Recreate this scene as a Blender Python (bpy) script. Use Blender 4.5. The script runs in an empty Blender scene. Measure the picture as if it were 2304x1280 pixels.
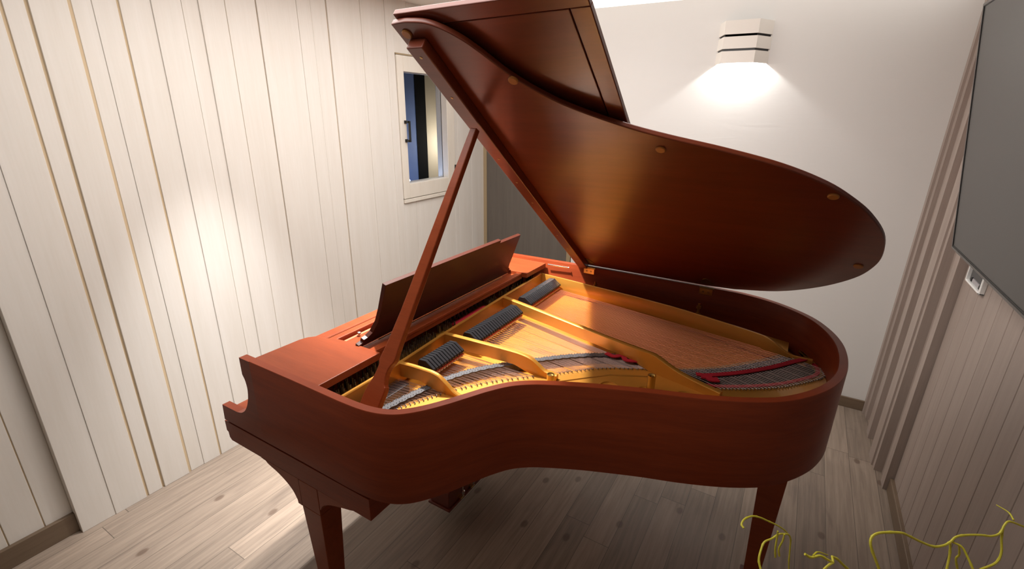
import bpy, bmesh, math, random
from mathutils import Vector, Matrix
random.seed(7)
PI = math.pi
SC = bpy.context.scene
COL = SC.collection

# ------------------------------------------------------------------ camera
cam_d = bpy.data.cameras.new('camera'); cam = bpy.data.objects.new('camera', cam_d); COL.objects.link(cam)
CAM = Vector((1.38407822, -0.70816474, 1.71870682))
CR = Vector((0.85846392, 0.51269143, 0.01368221)); CU = Vector((-0.18340481, 0.2819658, 0.94173136)); CF = Vector((-0.47895968, 0.81095178, -0.33608754))
FPX = 1088.68
M = Matrix((CR, CU, -CF)).transposed().to_4x4(); M.translation = CAM
cam.matrix_world = M
cam_d.sensor_width = 36.0; cam_d.lens = FPX / 2304 * 36.0; cam_d.clip_start = 0.02
SC.camera = cam

# ------------------------------------------------------------------ view + world
SC.view_settings.view_transform = 'Standard'; SC.view_settings.look = 'None'
SC.view_settings.gamma = 1.0; SC.view_settings.exposure = 0.0; SC.view_settings.use_curve_mapping = False
w = bpy.data.worlds.new('world'); SC.world = w; w.use_nodes = True
w.node_tree.nodes['Background'].inputs[0].default_value = (1.0, 0.93, 0.86, 1)
w.node_tree.nodes['Background'].inputs[1].default_value = 0.02

# ------------------------------------------------------------------ lights
def lamp(name, kind, loc, power, color=(1, 1, 1), target=None, **kw):
    d = bpy.data.lights.new(name, kind); d.energy = power; d.color = color
    for k, v in kw.items(): setattr(d, k, v)
    o = bpy.data.objects.new(name, d); COL.objects.link(o); o.location = loc
    if target is not None:
        o.rotation_euler = (Vector(target) - Vector(loc)).to_track_quat('-Z', 'Y').to_euler()
    return o
WARM = (1.0, 0.975, 0.94)
NEUT = (1.0, 0.955, 0.90)
lamp('downlight_key', 'SPOT', (-0.48, 0.48, 2.35), 255, (1.0, 0.985, 0.97), target=(-0.63, 0.44, 0.0), spot_size=math.radians(50), spot_blend=1.0, shadow_soft_size=0.03)
lamp('downlight_piano', 'SPOT', (0.0, 0.85, 2.355), 400, (1.0, 0.945, 0.88), target=(0.25, 0.93, 0.9), spot_size=math.radians(70), spot_blend=0.7, shadow_soft_size=0.03)
lamp('ceiling_fill', 'AREA', (0.30, 0.88, 2.35), 57, WARM, target=(0.30, 0.88, 0.0), shape='RECTANGLE', size=1.6, size_y=2.2)  # unseen area light added as general room fill

# ------------------------------------------------------------------ materials
def nt(name):
    m = bpy.data.materials.new(name); m.use_nodes = True
    t = m.node_tree; b = t.nodes['Principled BSDF']
    return m, t, b
def plain(name, col, rough=0.5, metal=0.0, coat=0.0, spec=0.5, bump=0.0, bscale=60.0):
    m, t, b = nt(name)
    b.inputs['Base Color'].default_value = (*col, 1); b.inputs['Roughness'].default_value = rough
    b.inputs['Metallic'].default_value = metal; b.inputs['Coat Weight'].default_value = coat
    b.inputs['Specular IOR Level'].default_value = spec
    if bump > 0:
        tc = t.nodes.new('ShaderNodeTexCoord'); n = t.nodes.new('ShaderNodeTexNoise'); n.inputs['Scale'].default_value = bscale; n.inputs['Detail'].default_value = 4
        bp = t.nodes.new('ShaderNodeBump'); bp.inputs['Strength'].default_value = bump; bp.inputs['Distance'].default_value = 0.004
        t.links.new(tc.outputs['Object'], n.inputs['Vector']); t.links.new(n.outputs['Fac'], bp.inputs['Height']); t.links.new(bp.outputs['Normal'], b.inputs['Normal'])
    return m
def wood(name, c1, c2, stretch=(1, 14, 14), scale=3.0, rough=0.35, coat=0.0, coat_rough=0.15, spec=0.5, lo=0.3, hi=0.7):
    m, t, b = nt(name); N = t.nodes.new; L = t.links.new
    tc = N('ShaderNodeTexCoord'); mp = N('ShaderNodeMapping'); mp.inputs['Scale'].default_value = stretch
    L(tc.outputs['Object'], mp.inputs['Vector'])
    n = N('ShaderNodeTexNoise'); n.inputs['Scale'].default_value = scale; n.inputs['Detail'].default_value = 6; n.inputs['Roughness'].default_value = 0.6; n.inputs['Distortion'].default_value = 0.4
    L(mp.outputs['Vector'], n.inputs['Vector'])
    n2 = N('ShaderNodeTexNoise'); n2.inputs['Scale'].default_value = scale * 7; n2.inputs['Detail'].default_value = 3
    L(mp.outputs['Vector'], n2.inputs['Vector'])
    mx = N('ShaderNodeMath'); mx.operation = 'MULTIPLY_ADD'; mx.inputs[1].default_value = 0.3; L(n2.outputs['Fac'], mx.inputs[0])
    sc = N('ShaderNodeMath'); sc.operation = 'MULTIPLY'; sc.inputs[1].default_value = 0.7; L(n.outputs['Fac'], sc.inputs[0]); L(sc.outputs[0], mx.inputs[2])
    r = N('ShaderNodeValToRGB'); r.color_ramp.elements[0].position = lo; r.color_ramp.elements[1].position = hi
    r.color_ramp.elements[0].color = (*c1, 1); r.color_ramp.elements[1].color = (*c2, 1)
    L(mx.outputs[0], r.inputs['Fac']); L(r.outputs['Color'], b.inputs['Base Color'])
    b.inputs['Roughness'].default_value = rough; b.inputs['Coat Weight'].default_value = coat; b.inputs['Coat Roughness'].default_value = coat_rough
    b.inputs['Specular IOR Level'].default_value = spec
    return m

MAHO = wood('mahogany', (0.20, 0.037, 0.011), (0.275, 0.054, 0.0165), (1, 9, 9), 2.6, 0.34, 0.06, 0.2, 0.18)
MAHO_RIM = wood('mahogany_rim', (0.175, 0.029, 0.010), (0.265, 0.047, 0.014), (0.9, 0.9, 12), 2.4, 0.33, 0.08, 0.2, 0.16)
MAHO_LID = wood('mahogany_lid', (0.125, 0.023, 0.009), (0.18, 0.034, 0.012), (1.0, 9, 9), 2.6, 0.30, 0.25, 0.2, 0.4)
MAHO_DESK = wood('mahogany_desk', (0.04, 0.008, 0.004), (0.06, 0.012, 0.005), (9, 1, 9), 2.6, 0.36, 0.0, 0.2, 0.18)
DARKWOOD = wood('dark_interior_wood', (0.10, 0.016, 0.008), (0.15, 0.024, 0.010), (1, 9, 9), 2.5, 0.35, 0.2)
GOLD = plain('gold_lacquer', (0.56, 0.255, 0.04), 0.36, 0.55, 0.25, 0.5, 0.03, 220)
BRASS = plain('brass', (0.66, 0.45, 0.16), 0.28, 1.0)
DARKBRASS = plain('aged_brass', (0.36, 0.26, 0.12), 0.38, 1.0)
STEEL = plain('steel', (0.62, 0.60, 0.58), 0.25, 1.0)
DSTEEL = plain('dark_steel', (0.22, 0.21, 0.21), 0.35, 1.0)
COPPER = plain('copper_winding', (0.44, 0.15, 0.08), 0.35, 0.85)
WIRE = plain('string_wire', (0.42, 0.30, 0.27), 0.32, 0.9)
SPRUCE = wood('soundboard_spruce', (0.58, 0.215, 0.022), (0.68, 0.28, 0.036), (1, 20, 1), 3.0, 0.28, 0.6, 0.12)
BRIDGE = plain('bridge_graphite', (0.075, 0.073, 0.08), 0.42, 0.2)
MAPLE = plain('bridge_maple', (0.42, 0.26, 0.13), 0.5)
BLACK = plain('damper_black', (0.012, 0.012, 0.014), 0.28, 0.0, 0.2)
BLK = plain('black_metal', (0.012, 0.012, 0.012), 0.4)
SHADEBLACK = plain('string_shade_black', (0.02, 0.016, 0.014), 0.95)  # near-black for the painted shade under the tail strings
REDFELT = plain('red_felt', (0.42, 0.006, 0.02), 0.95, bump=0.4, bscale=500)
PINKFELT = plain('red_damper_felt', (0.50, 0.10, 0.06), 0.9)
WHITEFELT = plain('white_felt', (0.72, 0.62, 0.52), 0.95)
AMBER = plain('amber_rubber', (0.42, 0.17, 0.035), 0.5)
REDRAIL = plain('red_rail_cloth', (0.72, 0.15, 0.07), 0.8)

def plaster(name, col):
    m, t, b = nt(name); N = t.nodes.new; L = t.links.new
    b.inputs['Base Color'].default_value = (*col, 1); b.inputs['Roughness'].default_value = 0.85
    tc = N('ShaderNodeTexCoord'); mp = N('ShaderNodeMapping'); mp.inputs['Scale'].default_value = (1.2, 1.2, 5.0); L(tc.outputs['Object'], mp.inputs['Vector'])
    n = N('ShaderNodeTexNoise'); n.inputs['Scale'].default_value = 3.2; n.inputs['Detail'].default_value = 5; n.inputs['Distortion'].default_value = 1.6
    L(mp.outputs['Vector'], n.inputs['Vector'])
    bp = N('ShaderNodeBump'); bp.inputs['Strength'].default_value = 0.10; bp.inputs['Distance'].default_value = 0.006
    L(n.outputs['Fac'], bp.inputs['Height']); L(bp.outputs['Normal'], b.inputs['Normal'])
    return m
PLASTER = plaster('cream_plaster', (0.70, 0.685, 0.66))
CEIL = plain('ceiling_white', (0.86, 0.83, 0.78), 0.9)
PANEL = wood('whitewashed_panel', (0.70, 0.655, 0.59), (0.77, 0.735, 0.685), (9, 9, 0.55), 2.0, 0.5, lo=0.28, hi=0.72)
PANELGAP = plain('panel_edge', (0.58, 0.45, 0.29), 0.7)
WINFRAME = wood('white_window_wood', (0.70, 0.64, 0.55), (0.77, 0.72, 0.64), (6, 6, 0.8), 2.0, 0.45)
DOORWOOD = wood('grey_door_wood', (0.105, 0.088, 0.075), (0.145, 0.125, 0.105), (12, 12, 0.5), 2.0, 0.5)
BROWNWALL = wood('taupe_panel', (0.285, 0.225, 0.192), (0.36, 0.29, 0.25), (12, 12, 0.5), 2.0, 0.5)
BROWNDARK = plain('panel_groove', (0.02, 0.014, 0.011), 0.8)
BASE = wood('baseboard_wood', (0.13, 0.088, 0.055), (0.18, 0.125, 0.082), (1, 1, 10), 3, 0.45)
TANSTRIP = plain('tan_door_frame', (0.36, 0.27, 0.16), 0.5)
GLASS, _t, _b = nt('window_glass')
_b.inputs['Transmission Weight'].default_value = 1.0; _b.inputs['Roughness'].default_value = 0.0; _b.inputs['IOR'].default_value = 1.05
BLUEWALL = plain('blue_wall', (0.10, 0.16, 0.34), 0.7)
POSTBLACK = plain('post_black', (0.006, 0.006, 0.006), 0.9, spec=0.1)
BEIGEWALL = plain('beige_wall', (0.44, 0.39, 0.29), 0.8)
FRONTWALL = plain('front_wall', (0.28, 0.25, 0.22), 0.8)
SCONCE = plain('sconce_white', (0.80, 0.76, 0.70), 0.6)
DIFF, _t, _b = nt('lamp_diffuser')
_b.inputs['Emission Color'].default_value = (1, 0.97, 0.92, 1); _b.inputs['Emission Strength'].default_value = 7.0
CEILGLOW, _t, _b = nt('ceiling_glow_white')  # glow standing in for the brightly lit white ceiling
_b.inputs['Emission Color'].default_value = (1, 0.96, 0.90, 1); _b.inputs['Emission Strength'].default_value = 1.6
TVSCR = plain('tv_screen', (0.035, 0.033, 0.031), 0.34, 0.0, 0.0, 0.9)
TVBEZ = plain('tv_bezel', (0.16, 0.15, 0.14), 0.4, 0.6)
TVBLK = plain('tv_black', (0.008, 0.008, 0.008), 0.4)
PLASTIC = plain('white_plastic', (0.80, 0.79, 0.76), 0.4)
GREYPL = plain('grey_plastic', (0.075, 0.075, 0.075), 0.5)
GREYMID = plain('grey_label', (0.36, 0.34, 0.35), 0.5)
VASE = plain('stone_glaze', (0.10, 0.09, 0.085), 0.4)
TWIG = wood('willow_bark', (0.50, 0.47, 0.02), (0.70, 0.62, 0.06), (20, 20, 20), 3, 0.55)
IVORY = plain('key_white', (0.80, 0.78, 0.72), 0.3)

def floor_mat():
    m, t, b = nt('oak_floor'); N = t.nodes.new; L = t.links.new
    tc = N('ShaderNodeTexCoord'); sp = N('ShaderNodeSeparateXYZ'); L(tc.outputs['Object'], sp.inputs[0])
    def mth(op, a, bb=None, c=None):
        n = N('ShaderNodeMath'); n.operation = op
        for i, v in enumerate((a, bb, c)):
            if v is None: continue
            if isinstance(v, (int, float)): n.inputs[i].default_value = v
            else: L(v, n.inputs[i])
        return n.outputs[0]
    PW = 0.1125
    u = mth('DIVIDE', mth('ADD', sp.outputs['X'], 0.165 + PW * 20), PW)
    idx = mth('FLOOR', u); fu = mth('FRACT', u)
    off = mth('FRACT', mth('MULTIPLY', mth('SINE', mth('MULTIPLY', idx, 12.9898)), 43758.5))
    v = mth('ADD', mth('DIVIDE', sp.outputs['Y'], 1.15), mth('MULTIPLY', off, 3.0))
    iv = mth('FLOOR', v); fv = mth('FRACT', v)
    rid = mth('FRACT', mth('MULTIPLY', mth('SINE', mth('ADD', mth('MULTIPLY', idx, 7.13), mth('MULTIPLY', iv, 31.7))), 9371.3))
    seam = mth('MAXIMUM', mth('LESS_THAN', fu, 0.018), mth('LESS_THAN', fv, 0.0022))
    cv = N('ShaderNodeCombineXYZ'); L(sp.outputs['X'], cv.inputs[0]); L(sp.outputs['Y'], cv.inputs[1]); L(mth('MULTIPLY', rid, 9.0), cv.inputs[2])
    mp = N('ShaderNodeMapping'); mp.inputs['Scale'].default_value = (34, 1.5, 1); L(cv.outputs[0], mp.inputs['Vector'])
    n1 = N('ShaderNodeTexNoise'); n1.inputs['Scale'].default_value = 2.0; n1.inputs['Detail'].default_value = 7; n1.inputs['Roughness'].default_value = 0.62; n1.inputs['Distortion'].default_value = 0.35
    L(mp.outputs[0], n1.inputs['Vector'])
    mp2 = N('ShaderNodeMapping'); mp2.inputs['Scale'].default_value = (6.5, 2.2, 1); L(cv.outputs[0], mp2.inputs['Vector'])
    n2 = N('ShaderNodeTexNoise'); n2.inputs['Scale'].default_value = 1.0; n2.inputs['Detail'].default_value = 3; n2.inputs['Distortion'].default_value = 1.2; L(mp2.outputs[0], n2.inputs['Vector'])
    r1 = N('ShaderNodeValToRGB'); e = r1.color_ramp.elements
    e[0].position = 0.3; e[0].color = (0.190, 0.146, 0.113, 1); e[1].position = 0.7; e[1].color = (0.315, 0.247, 0.192, 1)
    L(n1.outputs['Fac'], r1.inputs['Fac'])
    hs = N('ShaderNodeHueSaturation'); L(r1.outputs['Color'], hs.inputs['Color']); L(mth('ADD', mth('MULTIPLY', rid, 0.34), 0.86), hs.inputs['Value'])
    r2 = N('ShaderNodeValToRGB'); r2.color_ramp.elements[0].position = 0.36; r2.color_ramp.elements[0].color = (1, 1, 1, 1); r2.color_ramp.elements[1].position = 0.22; r2.color_ramp.elements[1].color = (0.62, 0.61, 0.62, 1)
    r2.color_ramp.elements[0].position, r2.color_ramp.elements[1].position = 0.24, 0.42
    r2.color_ramp.elements[0].color, r2.color_ramp.elements[1].color = (0.60, 0.58, 0.60, 1), (1, 1, 1, 1)
    L(n2.outputs['Fac'], r2.inputs['Fac'])
    mul = N('ShaderNodeMixRGB'); mul.blend_type = 'MULTIPLY'; mul.inputs[0].default_value = 0.6; L(hs.outputs['Color'], mul.inputs[1]); L(r2.outputs['Color'], mul.inputs[2])
    # knots
    mp3 = N('ShaderNodeMapping'); mp3.inputs['Scale'].default_value = (1.0, 0.62, 1); L(cv.outputs[0], mp3.inputs['Vector'])
    vo = N('ShaderNodeTexVoronoi'); vo.voronoi_dimensions = '2D'; vo.inputs['Scale'].default_value = 5.0; L(mp3.outputs[0], vo.inputs['Vector'])
    r3 = N('ShaderNodeValToRGB'); r3.color_ramp.elements[0].position = 0.05; r3.color_ramp.elements[0].color = (1, 1, 1, 1); r3.color_ramp.elements[1].position = 0.085; r3.color_ramp.elements[1].color = (0, 0, 0, 1)
    L(vo.outputs['Distance'], r3.inputs['Fac'])
    mk = N('ShaderNodeMixRGB'); sc_ = N('ShaderNodeSeparateColor'); L(vo.outputs['Color'], sc_.inputs[0]); L(mth('MULTIPLY', mth('MULTIPLY', r3.outputs['Color'], mth('GREATER_THAN', sc_.outputs[0], 0.45)), 0.62), mk.inputs[0]); L(mul.outputs[0], mk.inputs[1]); mk.inputs[2].default_value = (0.085, 0.045, 0.028, 1)
    sm = N('ShaderNodeMixRGB'); L(mth('MULTIPLY', seam, 0.75), sm.inputs[0]); L(mk.outputs[0], sm.inputs[1]); sm.inputs[2].default_value = (0.045, 0.032, 0.024, 1)
    L(sm.outputs[0], b.inputs['Base Color']); b.inputs['Roughness'].default_value = 0.48
    bp = N('ShaderNodeBump'); bp.inputs['Strength'].default_value = 0.15; bp.inputs['Distance'].default_value = 0.003; L(n1.outputs['Fac'], bp.inputs['Height']); L(bp.outputs[0], b.inputs['Normal'])
    return m
FLOOR = floor_mat()

# ------------------------------------------------------------------ mesh helpers
def wloc(o):
    p = Vector((0, 0, 0))
    while o is not None:
        p = p + Vector(o.location); o = o.parent
    return p
def link(name, bm, mat, parent=None, smooth=False, origin=None, bevel=0.0, seg=2):
    """bm is in world coordinates; the object sits at origin (world) or at its parent's origin."""
    base = wloc(parent)
    org = Vector(origin) if origin is not None else base
    for v in bm.verts: v.co -= org
    bmesh.ops.recalc_face_normals(bm, faces=bm.faces)
    me = bpy.data.meshes.new(name); bm.to_mesh(me); bm.free()
    mats = mat if isinstance(mat, (list, tuple)) else [mat]
    for q in mats: me.materials.append(q)
    if smooth:
        for p in me.polygons: p.use_smooth = True
        try: me.set_sharp_from_angle(angle=math.radians(38))
        except Exception: pass
    o = bpy.data.objects.new(name, me); COL.objects.link(o)
    o.parent = parent; o.location = org - base
    if bevel > 0:
        md = o.modifiers.new('bevel', 'BEVEL'); md.width = bevel; md.segments = seg; md.limit_method = 'ANGLE'; md.angle_limit = math.radians(40)
    return o
def bx(bm, x0, x1, y0, y1, z0, z1, mi=0):
    r = bmesh.ops.create_cube(bm, size=1.0)
    bmesh.ops.scale(bm, vec=(x1 - x0, y1 - y0, z1 - z0), verts=r['verts'])
    bmesh.ops.translate(bm, vec=((x0 + x1) / 2, (y0 + y1) / 2, (z0 + z1) / 2), verts=r['verts'])
    for f in {f for v in r['verts'] for f in v.link_faces}: f.material_index = mi
    return r['verts']
def loft(bm, rings, closed=True, cap=True, mi=0):
    vs = [[bm.verts.new(p) for p in r] for r in rings]; n = len(rings[0])
    for a, b in zip(vs[:-1], vs[1:]):
        for i in range(n if closed else n - 1):
            j = (i + 1) % n
            try: bm.faces.new((a[i], a[j], b[j], b[i])).material_index = mi
            except ValueError: pass
    if cap:
        for r in (vs[0], vs[-1]):
            try: bm.faces.new(r).material_index = mi
            except ValueError: pass
    return vs
def prism(bm, pts, fn0, fn1, mi=0):
    loft(bm, [[fn0(p) for p in pts], [fn1(p) for p in pts]], mi=mi)
def zprism(bm, pts, z0, z1, mi=0): prism(bm, pts, lambda p: (p[0], p[1], z0), lambda p: (p[0], p[1], z1), mi)
def tube(bm, path, r, seg=8, mi=0, cap=True):
    rings = []; n = len(path); path = [Vector(p) for p in path]
    up = None
    for i, p in enumerate(path):
        d = (path[min(i + 1, n - 1)] - path[max(i - 1, 0)]).normalized()
        if up is None: up = Vector((0, 0, 1)) if abs(d.z) < 0.9 else Vector((1, 0, 0))
        a = d.cross(up).normalized(); b = a.cross(d).normalized(); up = b
        rr = r[i] if isinstance(r, (list, tuple)) else r
        rings.append([p + a * (rr * math.cos(2 * PI * k / seg)) + b * (rr * math.sin(2 * PI * k / seg)) for k in range(seg)])
    loft(bm, rings, cap=cap, mi=mi)
def lathe(bm, c, prof, seg=24, axis=None, mi=0):
    """prof: (radius, height) along axis (default +Z) from c"""
    ax = Vector(axis or (0, 0, 1)).normalized(); a = ax.orthogonal().normalized(); b = ax.cross(a)
    loft(bm, [[Vector(c) + ax * h + a * (r * math.cos(2 * PI * k / seg)) + b * (r * math.sin(2 * PI * k / seg)) for k in range(seg)] for r, h in prof], mi=mi)
def spline(pts, n=8):
    """Catmull-Rom through points, open"""
    P = [Vector(p) for p in pts]; out = []
    for i in range(len(P) - 1):
        p0 = P[i - 1] if i > 0 else P[i] * 2 - P[i + 1]; p1, p2 = P[i], P[i + 1]; p3 = P[i + 2] if i + 2 < len(P) else P[i + 1] * 2 - P[i]
        for k in range(n):
            t = k / n
            out.append(0.5 * ((2 * p1) + (p2 - p0) * t + (2 * p0 - 5 * p1 + 4 * p2 - p3) * t * t + (3 * p1 - p0 - 3 * p2 + p3) * t ** 3))
    out.append(P[-1]); return out
def s2(pts, n=8): return [(p.x, p.y) for p in spline([(a, b, 0) for a, b in pts], n)]
def offset(path, d):
    """open 2-d path moved to its left by d"""
    out = []; n = len(path)
    for i in range(n):
        a = Vector(path[max(i - 1, 0)]); b = Vector(path[min(i + 1, n - 1)]); t = (b - a).normalized()
        out.append((path[i][0] - t.y * d, path[i][1] + t.x * d))
    return out
def resample(path, n):
    L = [0.0]
    for a, b in zip(path[:-1], path[1:]): L.append(L[-1] + math.dist(a, b))
    out = []; k = 0
    for i in range(n):
        s = L[-1] * i / (n - 1)
        while k < len(path) - 2 and L[k + 1] < s: k += 1
        t = (s - L[k]) / max(1e-9, L[k + 1] - L[k])
        out.append(tuple(path[k][j] + (path[k + 1][j] - path[k][j]) * t for j in range(len(path[0]))))
    return out
def lerp_at(path, y):
    """x of a monotone-in-y polyline (x,y) at y"""
    for a, b in zip(path[:-1], path[1:]):
        if min(a[1], b[1]) <= y <= max(a[1], b[1]) and a[1] != b[1]:
            return a[0] + (b[0] - a[0]) * (y - a[1]) / (b[1] - a[1])
    return path[0][0] if abs(y - path[0][1]) < abs(y - path[-1][1]) else path[-1][0]
def thing(name, label, cat, loc=(0, 0, 0), group=None):
    o = bpy.data.objects.new(name, None); COL.objects.link(o); o.location = loc; o.empty_display_size = 0.1
    o['label'] = label; o['category'] = cat
    if group: o['group'] = group
    return o
def tag(o, label, cat, group=None):
    o['label'] = label; o['category'] = cat
    if group: o['group'] = group
    return o
def struct(o): o['kind'] = 'structure'; return o
def inst(src, loc, parent):
    c = src.copy(); COL.objects.link(c); c.parent = parent; c.location = Vector(loc) - wloc(parent)
    return c
NB = bmesh.new

# ------------------------------------------------------------------ room shell
CZ = 2.365
bm = NB(); bx(bm, -1.25, 2.25, -1.9, 3.05, -0.06, 0.0); o = struct(link('floor', bm, FLOOR, origin=(0, 0, 0)))
bm = NB(); bx(bm, -1.25, 2.25, -1.9, 3.05, CZ, CZ + 0.06); struct(link('ceiling', bm, CEIL))
DX0, DX1 = -0.953, -0.174
# back wall, right of the door recess
bm = NB(); bx(bm, -0.06, 2.25, 2.63, 2.75, 0, CZ); bx(bm, -1.25, -0.06, 2.63, 2.75, 2.1, CZ)
struct(link('wall_back', bm, PLASTER))
bm = NB(); bx(bm, -1.25, 2.25, -1.95, -1.85, 0, CZ); struct(link('wall_front', bm, FRONTWALL))
bm = NB(); bx(bm, -0.06, 1.955, 2.617, 2.63, 0, 0.068); struct(link('baseboard_back', bm, BASE, bevel=0.002))
# door recess
bm = NB(); bx(bm, DX0, DX1, 2.80, 2.84, 0.0, 2.1); d1 = struct(link('door_1', bm, DOORWOOD))
bm = NB(); bx(bm, DX0 - .035, DX0, 2.795, 2.85, 0, 2.1); bx(bm, DX1, DX1 + .035, 2.795, 2.85, 0, 2.1); bx(bm, -1.1, 0.03, 2.85, 2.95, 0, 2.1)
struct(link('trim_1', bm, TANSTRIP))

# left wall: whitewashed boards of uneven width and depth with open joints
bm = NB()
edges = [(-0.27, .0), (-0.150, .003), (-0.028, .000), (0.040, .003), (0.160, -.003), (0.235, 0.0), (0.315, .0), (0.435, .005), (0.550, .0), (0.622, .006), (0.737, .0), (0.890, .004), (0.945, .0), (1.115, .003), (1.198, -.002), (1.30, .004), (1.45, .0), (1.54, .003), (1.66, .0), (1.735, .003), (1.80, 0)]
wide = {-0.028: .011, 0.04: .010, 0.16: .013, 0.315: .009, 0.55: .004, 0.737: .006, .89: .004, 1.198: .004, 1.30: .004}
for (y0, d0), (y1, _) in zip(edges[:-1], edges[1:]):
    g = wide.get(y0, .0)
    bx(bm, -1.06, -0.985 + d0, y0 + g, y1, 0, CZ)
for y0, y1 in ((2.39, 2.44), (2.4415, 2.62), (2.6215, 2.80)): bx(bm, -1.06, -0.985, y0, y1, 0, CZ)
# boards above and under the window
for y0, y1 in ((1.8015, 1.93), (1.9315, 2.10), (2.1015, 2.25), (2.2515, 2.3885)):
    bx(bm, -1.06, -0.985, y0, y1, 0, 1.108); bx(bm, -1.06, -0.985, y0, y1, 2.062, CZ)
# set-back boards nearest the camera
for y0, y1 in ((-1.9, -0.72), (-0.716, -0.60), (-0.596, -0.472), (-0.468, -0.362), (-0.358, -0.27)): bx(bm, -1.06, -1.028, y0, y1, 0.0, CZ)
wl = struct(link('wall_left', bm, PANEL, bevel=0.0012, seg=1))
bm = NB()
bx(bm, -1.075, -0.9905, -0.25, 1.79, 0, CZ); bx(bm, -1.075, -1.033, -1.9, -0.25, 0, CZ); bx(bm, -1.075, -1.012, 2.395, 2.8, 0, CZ)
bx(bm, -1.075, -1.012, 1.79, 2.395, 0, 1.10); bx(bm, -1.075, -1.012, 1.79, 2.395, 2.07, CZ)
struct(link('trim_2', bm, PANELGAP))
bm = NB(); bx(bm, -1.04, -1.010, -1.85, -0.27, 0, 0.092); struct(link('baseboard_left', bm, BASE, bevel=0.002))

# window in the left wall, with the next room behind it
wn = bpy.data.objects.new('window_1', None); COL.objects.link(wn); wn.location = (-0.985, 2.095, 1.11); wn['kind'] = 'structure'
bm = NB(); X0, X1 = -1.075, -0.972
bx(bm, X0, X1, 1.803, 1.862, 1.136, 2.05); bx(bm, X0, X1, 2.300, 2.388, 1.136, 2.05)
bx(bm, X0, X1, 1.862, 2.300, 1.136, 1.236); bx(bm, X0, X1, 1.862, 2.300, 1.955, 2.05)
link('window_frame', bm, WINFRAME, wn, bevel=0.003)
bm = NB(); bx(bm, X0, -0.968, 1.803, 2.39, 1.108, 1.132); link('window_sill', bm, WINFRAME, wn, bevel=0.002)
bm = NB(); bx(bm, X0, -0.978, 1.803, 2.39, 2.053, 2.062); link('head_trim', bm, TANSTRIP, wn)
bm = NB(); bx(bm, -1.030, -1.024, 1.862, 2.300, 1.236, 1.955); link('pane', bm, GLASS, wn)
bm = NB(); bx(bm, -0.972, -0.966, 1.838, 1.862, 1.515, 1.535); bx(bm, -0.972, -0.966, 1.838, 1.862, 1.635, 1.655); bx(bm, -0.972, -0.930, 1.842, 1.854, 1.517, 1.531); bx(bm, -0.972, -0.930, 1.842, 1.854, 1.638, 1.652); bx(bm, -0.940, -0.929, 1.842, 1.854, 1.517, 1.652)
link('window_handle', bm, BLK, wn, bevel=0.001)
bm = NB(); bx(bm, -0.986, -0.966, 2.376, 2.392, 1.26, 1.325); link('window_hinge', bm, BLK, wn, bevel=0.002)
bm = NB(); bx(bm, -1.95, -1.42, 1.5, 3.5, 0.9, 0.92, 1); bx(bm, -1.46, -1.40, 1.9, 2.44, 0.92, 2.4, 0)
bx(bm, -1.46, -1.40, 2.562, 3.5, 0.92, 2.4, 1); bx(bm, -1.40, -1.392, 2.700, 2.708, 0.92, 1.93, 2); bx(bm, -1.40, -1.06, 1.5, 3.5, 2.4, 2.42, 1)
struct(link('wall_beyond', bm, [BLUEWALL, BEIGEWALL, POSTBLACK]))
bm = NB(); bx(bm, -1.47, -1.395, 2.44, 2.562, 0.92, 2.4); struct(link('trim_3', bm, POSTBLACK))
lamp('next_room_lamp', 'POINT', (-1.2, 2.72, 1.45), 5.0, WARM, shadow_soft_size=0.05)
lamp('next_room_blue', 'POINT', (-1.2, 2.05, 1.2), 3.0, (0.45, 0.62, 1.0), shadow_soft_size=0.05)

# right wall: stepped taupe strips, then flat grooved boards
prof = [(1.955, 2.63), (1.955, 2.585), (1.966, 2.584), (1.966, 2.531), (1.985, 2.530), (1.987, 2.390), (1.962, 2.389), (1.962, 2.313), (1.992, 2.312), (1.993, 2.16), (1.958, 2.159), (1.958, 2.052), (1.966, 2.051), (1.966, 2.013), (2.002, 2.012), (2.004, 1.935), (1.990, 1.934), (1.990, 1.869), (2.024, 1.868), (2.2, 1.868), (2.2, 2.63)]
bm = NB(); zprism(bm, prof, 0, CZ); struct(link('wall_right', bm, BROWNWALL))
bm = NB(); y = 1.868; k = 0
while y > -1.9:
    bx(bm, 2.022, 2.06, y - 0.112, y - 0.0035, 0, CZ); y -= 0.112
struct(link('wall_right_boards', bm, BROWNWALL, bevel=0.0015, seg=1))
bm = NB(); bx(bm, 2.045, 2.10, -1.9, 1.868, 0, CZ); struct(link('trim_4', bm, BROWNDARK))
bm = NB(); bx(bm, 2.006, 2.03, -1.85, 1.866, 0, 0.075); struct(link('baseboard_right', bm, BASE, bevel=0.004))

# ------------------------------------------------------------------ wall sconce
sc = thing('wall_sconce', 'cream slatted wall sconce glowing downwards on the plaster wall above the piano', 'wall lamp', (0.94, 2.63, 2.0))
def trap(z0, z1, g=0.0):
    return [(0.800 + g, 2.63), (0.845 + g, 2.525 + g), (1.020 - g, 2.525 + g), (1.082 - g, 2.63)], z0, z1
def shell(bm, z0, z1, t=0.006):
    a, _, _ = trap(0, 0); b = [(0.807, 2.63), (0.850, 2.531), (1.015, 2.531), (1.075, 2.63)]
    for i in range(3):
        zprism(bm, [a[i], a[i + 1], b[i + 1], b[i]], z0, z1)
for z0, z1 in ((1.998, 2.060), (2.072, 2.134), (2.146, 2.216)):
    bm = NB(); shell(bm, z0, z1)
    link('shade_band', bm, SCONCE, sc)
bm = NB(); sa = [(0.8075, 2.63), (0.8505, 2.5315), (1.0145, 2.5315), (1.0745, 2.63)]; sb = [(0.812, 2.63), (0.853, 2.535), (1.012, 2.535), (1.070, 2.63)]
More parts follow.
